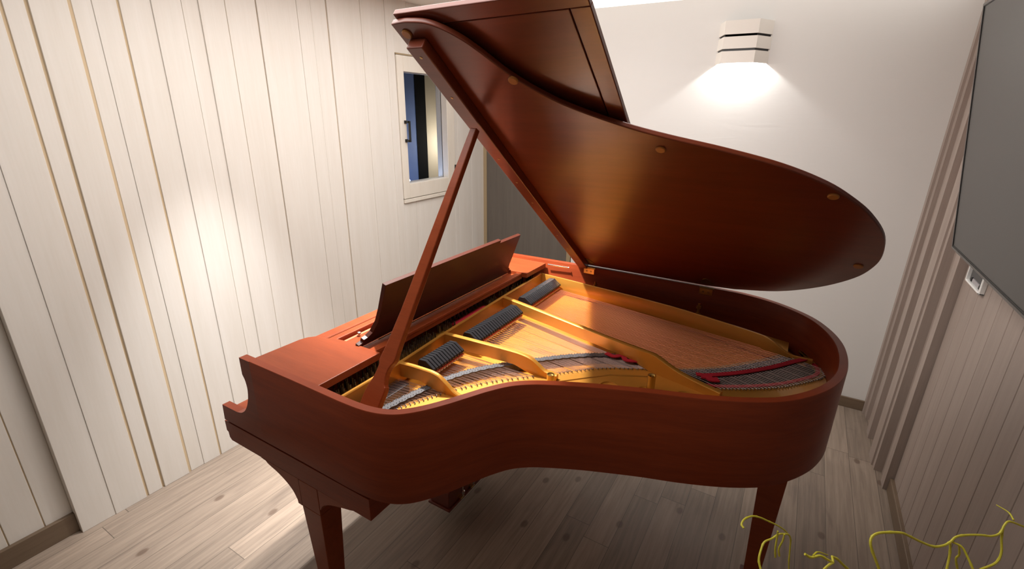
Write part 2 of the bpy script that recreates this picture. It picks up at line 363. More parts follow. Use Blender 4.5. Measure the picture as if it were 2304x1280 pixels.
for i in range(3): zprism(bm, [sa[i], sa[i + 1], sb[i + 1], sb[i]], 2.052, 2.208)
zprism(bm, sa, 2.1, 2.208); link('light_block_liner', bm, BLK, sc)  # black liner added to stop light leaking through the slits
bm = NB(); zprism(bm, [(0.83, 2.625), (0.868, 2.55), (0.998, 2.55), (1.05, 2.625)], 2.092, 2.0995); link('lamp_diffuser', bm, DIFF, sc)
lamp('sconce_light', 'POINT', (0.94, 2.580, 2.080), 11.0, (1.0, 0.99, 0.975), shadow_soft_size=0.012)

# glowing strip added for the brightly lit ceiling along the back wall
cv = thing('ceiling_glow', 'long white glowing strip added for the lit ceiling above the plaster wall', 'ceiling light', (0.3, 2.45, CZ))
bm = NB(); bx(bm, -0.97, 1.94, 2.30, 2.625, CZ - 0.006, CZ - 0.001); link('glow_strip', bm, CEILGLOW, cv)

# ------------------------------------------------------------------ television and outlet
tv = thing('wall_television', 'large grey flat television tilted down on the taupe right wall', 'television', (1.92, 1.0, 1.26))
tl, tr = Vector((1.920, 1.703, 1.2585)), Vector((1.800, 1.703, 2.078)); ty = -0.05
tn = (tr - tl).normalized(); tnn = Vector((-tn.z, 0, tn.x))   # tnn points into the room
def tvb(bm, y0, y1, s0, s1, d0, d1):
    H = (tr - tl).length
    P = lambda y, s, d: Vector((tl.x, y, tl.z)) + tn * s + tnn * d
    loft(bm, [[P(y0, s0, d0), P(y1, s0, d0), P(y1, s1, d0), P(y0, s1, d0)], [P(y0, s0, d1), P(y1, s0, d1), P(y1, s1, d1), P(y0, s1, d1)]])
TH = (tr - tl).length; tw = 1.46
bm = NB(); tvb(bm, 1.703 - tw, 1.703, 0, TH, -0.004, 0.0); link('screen', bm, TVSCR, tv)
bm = NB()
tvb(bm, 1.703, 1.711, -0.008, TH + 0.008, -0.03, 0.003); tvb(bm, 1.703 - tw - 0.008, 1.703 - tw, -0.008, TH + 0.008, -0.03, 0.003)
tvb(bm, 1.703 - tw, 1.703, TH, TH + 0.008, -0.03, 0.003); tvb(bm, 1.703 - tw, 1.703, -0.010, -0.002, -0.03, 0.003); link('bezel', bm, TVBEZ, tv)
bm = NB(); tvb(bm, 1.7005, 1.7030, 0, TH, 0.0, 0.0015); tvb(bm, 1.703 - tw, 1.703, 0, 0.003, 0.0, 0.0015); tvb(bm, 1.703 - tw, 1.703, TH - .003, TH, 0.0, 0.0015); link('screen_border', bm, TVBLK, tv)
bm = NB(); tvb(bm, 1.703 - tw, 1.703, 0, TH, -0.045, -0.0045); tvb(bm, 0.7, 1.25, 0.25, 0.6, -0.075, -0.045); link('back_cover', bm, TVBLK, tv)
bm = NB(); bx(bm, 1.955, 2.022, 0.85, 1.10, 1.50, 1.75); link('wall_bracket', bm, BLK, tv)
ob = thing('wall_socket', 'white framed grey socket box on the taupe wall under the television', 'socket', (2.022, 1.685, 1.18))
bm = NB(); y0, y1, z0, z1 = 1.584, 1.787, 1.112, 1.30
bx(bm, 2.006, 2.022, y0, y0 + .016, z0, z1); bx(bm, 2.006, 2.022, y1 - .007, y1, z0, z1); bx(bm, 2.006, 2.022, y0, y1, z0, z0 + .007); bx(bm, 2.006, 2.022, y0, y1, z1 - .007, z1)
link('frame', bm, PLASTIC, ob, bevel=0.002)
bm = NB(); bx(bm, 2.018, 2.022, y0 + .012, y1 - .005, z0 + .005, z1 - .005); link('back_plate', bm, GREYPL, ob)
bm = NB(); bx(bm, 2.014, 2.018, y0 + .055, y1 - .055, z0 + .010, z0 + .024); link('terminal_strip', bm, GREYMID, ob)
for yy in (y0 + .04, y1 - .05): bm = NB(); bx(bm, 2.012, 2.018, yy, yy + .012, z0 + .010, z0 + .024); link('clip', bm, BLK, ob)
bm = NB(); lathe(bm, (2.018, 1.665, 1.215), [(.028, 0), (.028, .003), (.024, .003), (.024, 0)], 24, (-1, 0, 0)); link('socket_ring', bm, BLK, ob)

# ------------------------------------------------------------------ grand piano
pn = thing('grand_piano', 'reddish mahogany grand piano with raised lid and gold iron frame', 'piano', (0.75, 0.75, 0.0))
# plan outline of the rim (outer edge), from the treble arm round the tail to the bass arm
bent = s2([(0.44, -0.002), (0.504, 0.0), (0.553, 0.007), (0.595, 0.022), (0.629, 0.046), (0.662, 0.085), (0.695, 0.138), (0.727, 0.199), (0.752, 0.246), (0.789, 0.300), (0.836, 0.340), (0.895, 0.373), (0.974, 0.411), (1.056, 0.445), (1.138, 0.477), (1.236, 0.511), (1.34, 0.556), (1.422, 0.604), (1.469, 0.644), (1.517, 0.702), (1.557, 0.768), (1.583, 0.833), (1.599, 0.898), (1.606, 0.972), (1.606, 1.047), (1.597, 1.130), (1.570, 1.222), (1.522, 1.315), (1.455, 1.385), (1.36, 1.446), (1.25, 1.481), (1.13, 1.490)], 4)
outer = [(0.05, 0.0), (0.25, 0.0)] + bent + [(0.9, 1.488), (0.584, 1.484), (0.3, 1.474), (0.05, 1.463)]
inner = offset(outer, 0.026)
inner[0] = (0.05, 0.026); inner[-1] = (0.05, 1.437)
bm = NB(); rings = []
for (a, b), (c, d) in zip(outer, inner):
    rings.append([(a, b, .7165), (a, b, .997), (a + (c - a) * .08, b + (d - b) * .08, 1.0), (c + (a - c) * .08, d + (b - d) * .08, 1.0), (c, d, .997), (c, d, .7165)])
loft(bm, rings); link('rim', bm, MAHO_RIM, pn, smooth=True)
# inner rim that carries soundboard and frame
inner2 = offset(inner, 0.05)
bm = NB(); loft(bm, [[(a, b, .711), (a, b, .842), (c, d, .842), (c, d, .711)] for (a, b), (c, d) in zip(inner[1:-1], inner2[1:-1])]); link('inner_rim', bm, DARKWOOD, pn, smooth=True)
# arms
armp = [(0.0, 1.0), (0.0, .942), (.010, .922), (.0135, .893), (.007, .859), (-.005, .830), (-.018, .810), (-.030, .797), (-.050, .784), (-.075, .7775), (-.162, .776), (-.166, .7165), (.05, .7165), (.05, 1.0)]
armp = [armp[0], armp[1]] + [tuple(p) for p in s2(armp[1:10], 4)][1:] + armp[10:]
for y0, y1 in ((0.0, 0.0255), (1.4375, 1.463)):
    bm = NB(); prism(bm, armp, lambda p: (p[0], y0, p[1]), lambda p: (p[0], y1, p[1])); link('arm', bm, MAHO_RIM, pn)
# keybed with its front moulding
kb = [(-.174, .7075), (-.173, .668), (-.165, .664), (-.163, .644), (-.153, .634), (.517, .632), (.517, .7075)]
bm = NB(); prism(bm, kb, lambda p: (p[0], 0.002, p[1]), lambda p: (p[0], 1.461, p[1])); link('keybed', bm, MAHO_RIM, pn, bevel=0.001)
bm = NB(); bx(bm, -.160, .515, .008, 1.455, .7065, .7175); link('keybed_seam', bm, DARKWOOD, pn)
bm = NB(); bx(bm, -.16, -.135, .026, 1.437, .711, .752); link('keyslip', bm, MAHO, pn, bevel=0.002)
for y0, y1 in ((.026, .105), (1.358, 1.437)):
    bm = NB(); bx(bm, -.134, .036, y0, y1, .711, .765); link('key_block', bm, MAHO, pn, bevel=0.003)
kw = 1.253 / 52
for i in range(52):
    bm = NB(); bx(bm, -.133, .036, .1055 + i * kw, .1055 + (i + 1) * kw - .001, .735, .757); link('white_key', bm, IVORY, pn, bevel=0.001, seg=1)
for i in range(51):
    if i % 7 in (1, 4): continue
    yk = .1055 + (51 - i) * kw
    bm = NB(); bx(bm, -.083, .036, yk - .0055, yk + .0055, .757, .768); link('black_key', bm, BLACK, pn, bevel=0.001, seg=1)
bm = NB(); bx(bm, .040, .087, .026, 1.437, .765, .985); link('fallboard', bm, MAHO, pn, bevel=0.006, seg=3)
# wood between fallboard and desk shelf
bm = NB(); bx(bm, .0905, .119, .20, 1.29, .90, .983); link('nameboard_rail', bm, MAHO, pn, bevel=0.002)
bm = NB(); bx(bm, .1275, .139, .20, 1.29, .93, .972); link('cloth_rail', bm, REDRAIL, pn, bevel=0.003)
bm = NB(); bx(bm, .140, .288, .266, 1.244, .952, .970); link('desk_shelf', bm, MAHO, pn, bevel=0.002)
bm = NB(); bx(bm, .262, .290, .266, 1.244, .970, .981); link('desk_shelf_rail', bm, MAHO, pn, bevel=0.002)
bm = NB(); lathe(bm, (.142, .345, .970), [(.004, 0), (.004, .006), (.007, .009), (.006, .014), (.002, .016)], 12); link('shelf_knob', bm, STEEL, pn, smooth=True)
trb = [(.016, .0255), (.022, .195), (.030, .222), (.050, .245), (.089, .250), (.100, .258), (.118, .265), (.153, .270), (.200, .272), (.318, .272), (.318, .0255)]
def msym(p): return [(a, 1.4628 - b) for a, b in p]
bsb = [(.016, 1.4375), (.318, 1.4375), (.318, 1.236), (.233, 1.232), (.200, 1.232), (.153, 1.236), (.118, 1.242), (.100, 1.25), (.089, 1.258), (.05, 1.262), (.03, 1.285), (.022, 1.31)]
for nm, pts in (('side_board', trb), ('side_board', bsb)):
    bm = NB(); zprism(bm, pts, .962, .9865); link(nm, bm, MAHO, pn, bevel=0.002)
# music desk, leaning towards the tail
da = Vector((.225, 0, .975)); dt = Vector((.30 - .225, 0, 1.18 - .975)).normalized(); dn = Vector((dt.z, 0, -dt.x))
dsk = [(.331, .233), (1.022, .233), (1.022, .219), (1.201, .219), (1.196, .089), (1.194, .058), (1.199, .038), (1.214, .029), (1.214, .019), (1.236, .013), (1.238, .003), (.266, .003), (.264, .014), (.283, .019), (.283, .030), (.300, .033), (.318, .045), (.334, .08), (.336, .13)]
def dkp(y, t, d=0.0): return da + dt * t + dn * d + Vector((0, y, 0))
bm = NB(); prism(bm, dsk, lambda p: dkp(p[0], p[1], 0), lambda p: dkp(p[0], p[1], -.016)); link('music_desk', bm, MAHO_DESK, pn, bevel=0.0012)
bm = NB(); tube(bm, [dkp(.35, .004, .004), dkp(1.15, .004, .004)], .0022, 8); link('desk_hinge', bm, BRASS, pn, smooth=True)

# legs
def bracket(bm, pts, y0, y1): prism(bm, pts, lambda p: (p[0], y0, p[1]), lambda p: (p[0], y1, p[1]))
for ys in (1, -1):
    yb = 0.002 if ys == 1 else 1.461
    Y = lambda d: yb + ys * d
    bm = NB()
    loft(bm, [[(.200, Y(.0), .530), (.288, Y(.0), .530), (.288, Y(.078), .530), (.200, Y(.078), .530)], [(.212, Y(.018), .075), (.263, Y(.018), .075), (.263, Y(.068), .075), (.212, Y(.068), .075)]])
    loft(bm, [[(.200, Y(.0), .632), (.288, Y(.0), .632), (.288, Y(.078), .632), (.200, Y(.078), .632)], [(.200, Y(.0), .530), (.288, Y(.0), .530), (.288, Y(.078), .530), (.200, Y(.078), .530)]])
    leg = link('leg', bm, MAHO, pn, bevel=0.002)
    bm = NB(); fb = [(.012, .6325)] + s2([(.036, .630), (.051, .621), (.094, .609), (.135, .590), (.163, .568), (.180, .540)], 4) + [(.181, .528), (.200, .527), (.200, .6325)]
    bracket(bm, fb, Y(.0), Y(.030)); link('leg_bracket', bm, MAHO, leg)
    bm = NB(); rb = [(.2905, .6325), (.2905, .556)] + s2([(.293, .556), (.303, .575), (.323, .590), (.350, .603), (.397, .618), (.430, .627)], 4) + [(.445, .6325)]
    bracket(bm, rb, Y(.0), Y(.026)); link('leg_bracket', bm, MAHO, leg)
    bm = NB(); lathe(bm, (.2375, Y(.043), .076), [(.022, 0), (.024, -.012), (.014, -.02), (.014, -.034)], 16); link('caster_cup', bm, BRASS, leg, smooth=True)
    bm = NB(); lathe(bm, (.2375, Y(.028), .024), [(.008, 0), (.024, .004), (.024, .026), (.008, .030)], 20, (0, ys, 0)); link('caster_wheel', bm, BRASS, leg, smooth=True)
bm = NB()
loft(bm, [[(1.432, .80, .711), (1.516, .80, .711), (1.516, .884, .711), (1.432, .884, .711)], [(1.452, .815, .19), (1.502, .815, .19), (1.502, .867, .19), (1.452, .867, .19)], [(1.454, .817, .075), (1.500, .817, .075), (1.500, .865, .075), (1.454, .865, .075)]])
leg = link('leg', bm, MAHO, pn, bevel=0.002)
bm = NB(); bx(bm, 1.441, 1.513, .804, .878, .078, .165); link('leg_shoe', bm, DARKWOOD, leg, bevel=0.003)
bm = NB(); lathe(bm, (1.477, .841, .077), [(.022, 0), (.024, -.012), (.014, -.02), (.014, -.034)], 16); link('caster_cup', bm, BRASS, leg, smooth=True)
bm = NB(); lathe(bm, (1.477, .826, .024), [(.008, 0), (.024, .004), (.024, .026), (.008, .030)], 20, (0, 1, 0)); link('caster_wheel', bm, BRASS, leg, smooth=True)

# pedal lyre
bm = NB(); bx(bm, .215, .318, .585, .905, .085, .165); bx(bm, .207, .326, .577, .913, .072, .085)
ly = link('pedal_lyre', bm, DARKWOOD, pn, bevel=0.003)
for yy in (.655, .835): bm = NB(); bx(bm, .245, .287, yy - .02, yy + .02, .165, .632); link('lyre_post', bm, DARKWOOD, ly, bevel=0.003)
for yy in (.665, .745, .825):
    bm = NB(); tube(bm, [(.335, yy, .10), (.335, yy, .632)], .0035, 8); lathe(bm, (.335, yy, .115), [(.006, 0), (.009, .003), (.009, .016), (.005, .02)], 12); link('pedal_rod', bm, STEEL, ly, smooth=True)
    bm = NB(); bx(bm, .11, .335, yy - .012, yy + .012, .09, .098); link('pedal', bm, BRASS, ly, bevel=0.003)

# soundboard
ib = offset(outer, 0.05)
sbp = [(.32, .05)] + [p for p in ib if p[0] > .33] + [(.32, 1.42)]
bm = NB(); zprism(bm, sbp, .838, .846); link('soundboard', bm, SPRUCE, pn)

# iron frame
ZS = 0.880   # string height
ZP = 0.866   # frame top
treb_hitch = s2([(0.425, .10), (.452, .187), (.490, .275), (.530, .355), (.596, .455), (.665, .532), (.735, .600), (.802, .672), (.901, .766), (1.026, .838)], 5)
bass_hitch = s2([(1.270, .838), (1.36, .893), (1.442, .958), (1.515, 1.040), (1.562, 1.105), (1.570, 1.15), (1.555, 1.200)], 5)
i_edge = offset(outer, 0.027)
def near(path, x0, x1, ymax=9, ymin=-9): return [p for p in path if x0 <= p[0] <= x1 and ymin <= p[1] <= ymax]
fr = []
# treble hitch plate between the hitch line and the rim
bent_in = [p for p in i_edge if .34 <= p[0] and p[1] < .74]
bent_in = [p for p in bent_in if not (p[0] > 1.30)]
tp = offset(treb_hitch, 0.016)
bm = NB(); zprism(bm, [(.375, .03)] + bent_in + [(1.305, .62), (1.29, .765), (1.09, .836)] + list(reversed(tp)), ZP - .012, ZP, 0)
# tail hitch plate
tail_in = [p for p in i_edge if p[0] > 1.245 and .53 < p[1] < 1.32]
bh = offset(bass_hitch, 0.020)
zprism(bm, [(1.262, .796)] + tail_in + [(1.50, 1.30)] + list(reversed(bh)), ZP - .012, ZP - .001, 0)
# pin block web and the cross bar
zprism(bm, [(.15, .028), (.343, .028), (.343, .329), (.326, .586), (.310, 1.033), (.300, 1.43), (.15, 1.43)], ZP - .012, .905, 0)
frame = link('iron_frame', bm, GOLD, pn, bevel=0.002)
def web(name, path, tops, bots, th):
    """upright web along a plan path with a height for each point, rounded top"""
    a = offset(path, th / 2); b = offset(path, -th / 2); bm = NB()
    loft(bm, [[(p[0], p[1], z0), (p[0], p[1], z1 - .003), (p[0] * .8 + q[0] * .2, p[1] * .8 + q[1] * .2, z1), (q[0] * .8 + p[0] * .2, q[1] * .8 + p[1] * .2, z1), (q[0], q[1], z1 - .003), (q[0], q[1], z0)] for p, q, z0, z1 in zip(a, b, bots, tops)])
    return link(name, bm, GOLD, frame, smooth=True)
bar = [(.345, .028), (.345, .20), (.345, .329), (.329, .586), (.312, 1.033), (.302, 1.425)]
bar = resample(bar, 40)
web('cross_bar', bar, [.935] * 40, [ZP] * 40, .012)
def line(p0, p1, n): return [(p0[0] + (p1[0] - p0[0]) * i / (n - 1), p0[1] + (p1[1] - p0[1]) * i / (n - 1)) for i in range(n)]
def prof1(pts, n):
    """(s, z) smooth profile sampled at n"""
    P = s2(pts, 10); return resample(P, n)
def strut(p0, d, pts, bot, th):
    P = prof1(pts, 44); path = [(p0[0] + d[0] * (s - p0[0]) / d[0], p0[1] + d[1] * (s - p0[0]) / d[0]) for s, z in P]
    def bz(s):
        for (s0, z0), (s1, z1) in zip(bot[:-1], bot[1:]):
            if s0 <= s <= s1: return z0 + (z1 - z0) * (s - s0) / (s1 - s0)
        return bot[-1][1]
    return web('frame_strut', path, [z for s, z in P], [bz(s) for s, z in P], th)
strut((.339, .329), (1, .082), [(.345, .935), (.40, .936), (.455, .934), (.475, .932), (.500, .925), (.527, .906), (.553, .885), (.585, .872), (.61, .867)], [(.3, .883), (.43, .889), (.47, .875), (.50, .866), (.7, ZP - .003)], .016)
strut((.321, .586), (1, .045), [(.330, .935), (.45, .936), (.60, .9355), (.655, .933), (.690, .926), (.715, .912), (.742, .893), (.765, .8885), (.79, .887)], [(.3, .886), (.63, .886), (.67, .873), (.70, .866), (.9, ZP - .003)], .018)
strut((.305, 1.033), (1, -.2587), [(.313, .935), (.5, .9345), (.8, .933), (.96, .933), (1.04, .935), (1.07, .929), (1.10, .918), (1.153, .904), (1.21, .897), (1.282, .892)], [(.3, .884), (.45, .888), (.89, .886), (.95, .886), (1.0, .878), (1.03, .867), (1.3, ZP - .003)], .022)
p4 = s2([(.302, 1.418), (.45, 1.402), (.62, 1.375), (.85, 1.342), (1.05, 1.306), (1.25, 1.247), (1.38, 1.195), (1.425, 1.180), (1.465, 1.190), (1.515, 1.20)], 6)
z4 = []
for p in p4:
    x = p[0]; z4.append(.935 if x < 1.36 else (.935 - (x - 1.36) * .48 if x < 1.46 else max(.878, .887 - (x - 1.46) * .15)))
p4 = s2([(.302, 1.418), (.45, 1.400), (.62, 1.378), (.85, 1.347), (1.05, 1.308), (1.25, 1.250), (1.38, 1.207), (1.44, 1.195), (1.49, 1.195), (1.53, 1.198)], 6)
z4 = [(.935 if p[0] < 1.35 else .935 - .047 * (1 - math.cos(min(1, (p[0] - 1.35) / .13) * PI)) / 2 * 1.0) for p in p4]
web('bass_flange', p4, z4, [ZS - .012] * len(p4), .010)
bm = NB(); fl = [p for p in p4 if p[0] < 1.45]
zprism(bm, fl + [(p[0], 1.425 if p[0] < 1.0 else min(1.425, 1.425 - (p[0] - 1.0) * .25)) for p in reversed(fl)], ZP - .012, ZP + .02); link('flange_ledge', bm, GOLD, frame)
# nose bolts and rose holes
for x, y, z in ((.803, .527, .932), (1.080, .697, .930)):
    bm = NB(); lathe(bm, (x, y, ZP), [(.018, 0), (.018, .004), (.0125, .007), (.0125, z - ZP), (.0105, z - ZP), (.008, z - ZP - .004)], 24); link('nose_bolt', bm, BRASS, frame, smooth=True)
for x, y in ((.956, .655), (1.069, .690), (1.184, .726)):
    bm = NB(); lathe(bm, (x, y, ZP), [(.036, 0), (.036, .003), (.033, .006), (.029, .006), (.027, .0015)], 32); link('rose_hole_rim', bm, GOLD, frame, smooth=True)
bm = NB(); tube(bm, [(.80, .60, ZP + .001), (.93, .735, ZP + .001), (1.055, .80, ZP + .001)], .003, 6); tube(bm, [(.795, .515, ZP + .001), (.85, .46, ZP + .001), (.88, .405, ZP + .001)], .004, 6); tube(bm, [(1.09, .715, ZP + .001), (1.19, .725, ZP + .001), (1.285, .715, ZP + .001)], .004, 6); link('frame_bead', bm, GOLD, frame, smooth=True)
for x, y in ((.60, 1.423), (1.09, 1.400)):
    bm = NB(); lathe(bm, (x, y, .884), [(.011, 0), (.011, .012), (.006, .014), (.006, .034), (.010, .036), (.010, .046), (.005, .048), (.005, .058)], 14); link('frame_bolt', bm, BRASS, frame, smooth=True)

# bridges
def sawstrip(path, w, teeth, depth):
    P = resample(path, teeth * 2 + 1); a = offset(P, w / 2); b = offset(P, -w / 2); A = []; B = []
    for i in range(len(P)):
        t = depth if i % 2 else 0.0
        n = Vector((a[i][0] - P[i][0], a[i][1] - P[i][1])).normalized()
        A.append((a[i][0] - n.x * t, a[i][1] - n.y * t)); B.append((b[i][0] - n.x * t, b[i][1] - n.y * t))
    return A + list(reversed(B))
treb_bridge = s2([(.415, .06), (.430, .187), (.452, .300), (.480, .409), (.530, .510), (.600, .600), (.686, .695), (.760, .770), (.840, .832), (.915, .868), (.985, .880)], 5)
bass_bridge = s2([(1.135, .872), (1.20, .915), (1.28, .982), (1.36, 1.072), (1.425, 1.152), (1.462, 1.215)], 5)
for nm, path, tn_, w_ in (('treble_bridge', treb_bridge, 34, .024), ('bass_bridge', bass_bridge, 24, .026)):
    bm = NB(); zprism(bm, sawstrip(path, w_, tn_, .004), .846, ZS - .003); br = link(nm, bm, BRIDGE, pn)
    bm = NB(); pp = resample(path, tn_ * 3)
    for off in (-.008, .008):
        for x, y in offset(pp, off):
            lathe(bm, (x, y, ZS - .004), [(.0011, 0), (.0011, .005)], 5)
    q = link('bridge_pins', bm, STEEL, br); q['kind'] = 'stuff'

# strings
def between(path, f): return resample(path, 201)[int(round(max(0, min(1, f)) * 200))]
def string(name, a, b, mat, r, z0=None, z1=None):
    bm = NB(); tube(bm, [(a[0], a[1], ZS if z0 is None else z0), (b[0], b[1], ZS - .004 if z1 is None else z1)], r, 5, cap=False)
    return link(name, bm, mat, pn)
pins = []; hitches = []
NBASS = 40
for i in range(NBASS):
    f = i / (NBASS - 1); a = (.320 - .012 * f, 1.060 + .338 * f); h = between(bass_hitch, .01 + .93 * f)
    # winding from the agraffe to the bridge, plain wire beyond it
    bx_, by_ = None, None; best = 9
    for p in resample(bass_bridge, 120):
        t = (p[0] - a[0]) / (h[0] - a[0]); d = abs(a[1] + (h[1] - a[1]) * t - p[1])
        if d < best: best = d; tb = t
    e = (a[0] + (h[0] - a[0]) * (tb - .02), a[1] + (h[1] - a[1]) * (tb - .02))
    s = string('bass_string', a, e, COPPER, .0011, ZS + .002, ZS + .001)
    bm = NB(); tube(bm, [(e[0], e[1], ZS + .001), (h[0], h[1], ZP + .004)], .0006, 5, cap=False); link('string_tail', bm, WIRE, s)
    hitches.append((h[0], h[1])); pins.append((.225 + .018 * (i % 4), a[1] + .004 * random.uniform(-1, 1)))
def section(y0, y1, f0, f1, n, per, dyn=0.004):
    out = []
    for i in range(n):
        t = i / (n - 1); yc = y0 + (y1 - y0) * t; h = between(treb_hitch, f0 + (f1 - f0) * t)
        fl_ = lerp_at(bar, yc) - .006
        for k in range(per):
            d = (k - (per - 1) / 2) * dyn
            out.append(((fl_, yc + d), (h[0] + d * .6, h[1] + d * .8)))
    return out
def frac_at(y): 
    P = resample(treb_hitch, 201); return min(range(201), key=lambda i: abs(P[i][1] - y)) / 200
ten = section(.625, 1.005, frac_at(.612), 1.0, 24, 3, .0042)
tr1 = section(.362, .560, frac_at(.375), frac_at(.578), 16, 3, .0040)
hi = section(.060, .305, frac_at(.11), frac_at(.338), 18, 3, .0040)
strs = ten + tr1 + hi
order = sorted(range(len(ten)), key=lambda i: 0 if i % 3 == 1 else 1)
ind = set(order[:24]) | set(order[24:60])
rest = NB()
for i, (a, h) in enumerate(strs):
    if i in ind and i < len(ten): string('tenor_string', a, h, WIRE, .0006, ZS + .002, ZP + .003)
    else: tube(rest, [(a[0], a[1], ZS + .002), (h[0], h[1], ZP + .003)], .0006, 5, cap=False)
    if i % 3 == 1: hitches.append(h)
    pins.append((.200 + .016 * (i % 6) + (.02 if a[1] < .32 else 0), a[1]))
q = link('treble_strings', rest, WIRE, pn); q['kind'] = 'stuff'
# hitch pins: an angled stub with its string loop
def hitch_bm():
    bm = NB(); lathe(bm, (0, 0, ZP - .003), [(.0016, 0), (.0016, .010), (.001, .011)], 6, (.35, -.25, 1)); tube(bm, [(-.008, .004, ZP + .003), (.003, -.002, ZP + .003), (.003, -.006, ZP + .003)], .0012, 5)
    return bm
hp = None
for x, y in hitches[:98]:
    if hp is None: hp = link('hitch_pin', hitch_bm(), DSTEEL, pn, origin=(0, 0, 0)); hp.location = Vector((x, y, 0)) - wloc(pn)
    else: inst(hp, (x, y, 0), pn)
# tuning pins
tp_ = None; pins.sort(key=lambda p: -p[0]); extra = NB()
bm0 = NB(); lathe(bm0, (0, 0, .903), [(.0034, 0), (.0034, .022), (.0026, .028), (.0026, .032)], 8)
for i, (x, y) in enumerate(pins):
    x = lerp_at(bar, y) - (.026 + .0135 * (i % 4)) - (.04 if .69 < y < .94 else 0)
    if i < 98:
        if tp_ is None: tp_ = link('tuning_pin', bm0, DSTEEL, pn, origin=(0, 0, 0)); tp_.location = Vector((x, y, 0)) - wloc(pn)
        else: inst(tp_, (x, y, 0), pn)
    else: lathe(extra, (x, y, .903), [(.0034, 0), (.0034, .022), (.0026, .028), (.0026, .032)], 6)
q = link('tuning_pins', extra, DSTEEL, pn); q['kind'] = 'stuff'
# agraffes: small brass studs in front of the cross bar
ag = None
for i in range(96):
    y = .05 + 1.36 * i / 95
    if abs(y - .329) < .012 or abs(y - .586) < .02 or abs(y - 1.033) < .02: continue
    x = lerp_at(bar, y) - .012
    if ag is None:
        bm = NB(); lathe(bm, (0, 0, .904), [(.0045, 0), (.0045, .006), (.003, .008), (.0045, .012), (.0045, .020), (.002, .023)], 8); ag = link('agraffe', bm, BRASS, pn, origin=(0, 0, 0)); ag.location = Vector((x, y, 0)) - wloc(pn)
    else: inst(ag, (x, y, 0), pn)
# felts, and a dark sheet standing in for shade under the tail strings
def strip(name, pts, w, z0, z1, mat, n=8):
    P = s2(pts, n); bm = NB(); zprism(bm, offset(P, w / 2) + list(reversed(offset(P, -w / 2))), z0, z1); return link(name, bm, mat, pn, bevel=0.001)
strip('red_listing_cloth', [(1.188, .870), (1.225, .885), (1.31, .957), (1.40, 1.055), (1.47, 1.150), (1.512, 1.205)], .020, ZS + .001, ZS + .005, REDFELT)
strip('red_listing_cloth', [(1.205, .862), (1.225, .868), (1.24, .858), (1.26, .868)], .026, ZS + .002, ZS + .007, REDFELT)
strip('red_hitch_cloth', [(1.225, .838), (1.285, .866), (1.365, .918), (1.44, .982), (1.505, 1.058), (1.544, 1.118), (1.548, 1.165), (1.535, 1.205)], .014, ZP + .001, ZP + .005, REDFELT)
strip('red_tenor_cloth', [(.872, .850), (.905, .842), (.930, .862), (.955, .838), (1.0, .858)], .018, ZS + .001, ZS + .005, REDFELT)
bm = NB(); bx(bm, .270, .305, .70, .93, .905, .915); link('red_understring_felt', bm, REDFELT, pn, bevel=0.003)
bm = NB(); bx(bm, .355, .395, .045, .315, .838, ZS - .004); link('understring_felt_and_shade', bm, BLACK, pn, bevel=0.003)  # felt under the high treble strings

bm = NB(); zprism(bm, offset(resample(bass_bridge, 14), -.020) + list(reversed(offset(resample(bass_hitch, 20), .012))), .848, .853); link('understring_felt_and_shade', bm, SHADEBLACK, pn)  # dark sheet added as shade under the tail strings, not a felt
# dampers
def damper_parts():
    bm = NB(); prism(bm, [(.000, .894), (.060, .894), (.070, .901), (.068, .908), (.034, .931), (.006, .929), (0, .917)], lambda p: (p[0], -.0058, p[1]), lambda p: (p[0], .0058, p[1]))
    return bm
dm = None
def place_damper(x, y):
    global dm
    if dm is None:
        dm = link('damper', damper_parts(), BLACK, pn, origin=(0, 0, 0), bevel=0.0012, seg=1); dm.location = Vector((x, y, 0)) - wloc(pn)
        bm = NB(); bx(bm, .004, .066, -.0054, .0046, .888, .894); f1 = link('red_felt_backing', bm, PINKFELT, dm, origin=wloc(dm))
        for v in f1.data.vertices: pass
        f1.data.transform(Matrix.Translation(wloc(dm))); f1.location = (0, 0, 0)
        bm = NB(); bx(bm, .004, .065, -.0050, .0030, .8815, .888); f2 = link('white_felt', bm, WHITEFELT, dm, origin=wloc(dm)); f2.data.transform(Matrix.Translation(wloc(dm))); f2.location = (0, 0, 0)
        dm['parts'] = 0; del dm['parts']
        return
    c = inst(dm, (x, y, 0), pn)
    for ch in list(dm.children):
        d = ch.copy(); COL.objects.link(d); d.parent = c; d.location = (0, 0, 0)
def drow(x0, y0, x1, y1, n):
    for i in range(n):
        t = i / (n - 1); place_damper(x0 + (x1 - x0) * t, y0 + (y1 - y0) * t)
drow(.374, .388, .374, .548, 12)
drow(.376, .642, .380, .968, 22)
drow(.366, 1.078, .362, 1.382, 22)

# prop stick
sl = [(0, .415), (.057, .425), (.089, .437), (.125, .443), (.14, .439), (.184, .448), (.286, .462), (.856, .515)]
sr = [(.856, .538), (.30, .502), (.180, .495), (.148, .494), (.128, .484), (.106, .479), (.078, .484), (.062, .491), (0, .484)]
B0 = Vector((0, .085, .93)); axv = Vector((0, .495407, .868661)); nv = Vector((0, -.868661, .495407))
prof_s = [tuple(p) for p in s2(sl[:6], 3)] + sl[6:] + [sr[0], sr[1]] + [tuple(p) for p in s2(sr[2:], 3)]
prof_s = [(s - .10 if s == 0 else s, x) for s, x in prof_s]
prof_s = [(-.075 if s < -.05 else s, x) for s, x in prof_s]
SP = lambda p, d: B0 + axv * p[0] + Vector((p[1], 0, 0)) + nv * d
bm = NB(); prism(bm, prof_s, lambda p: SP(p, 0), lambda p: SP(p, -.020)); link('prop_stick', bm, MAHO, pn, bevel=0.003, seg=3)

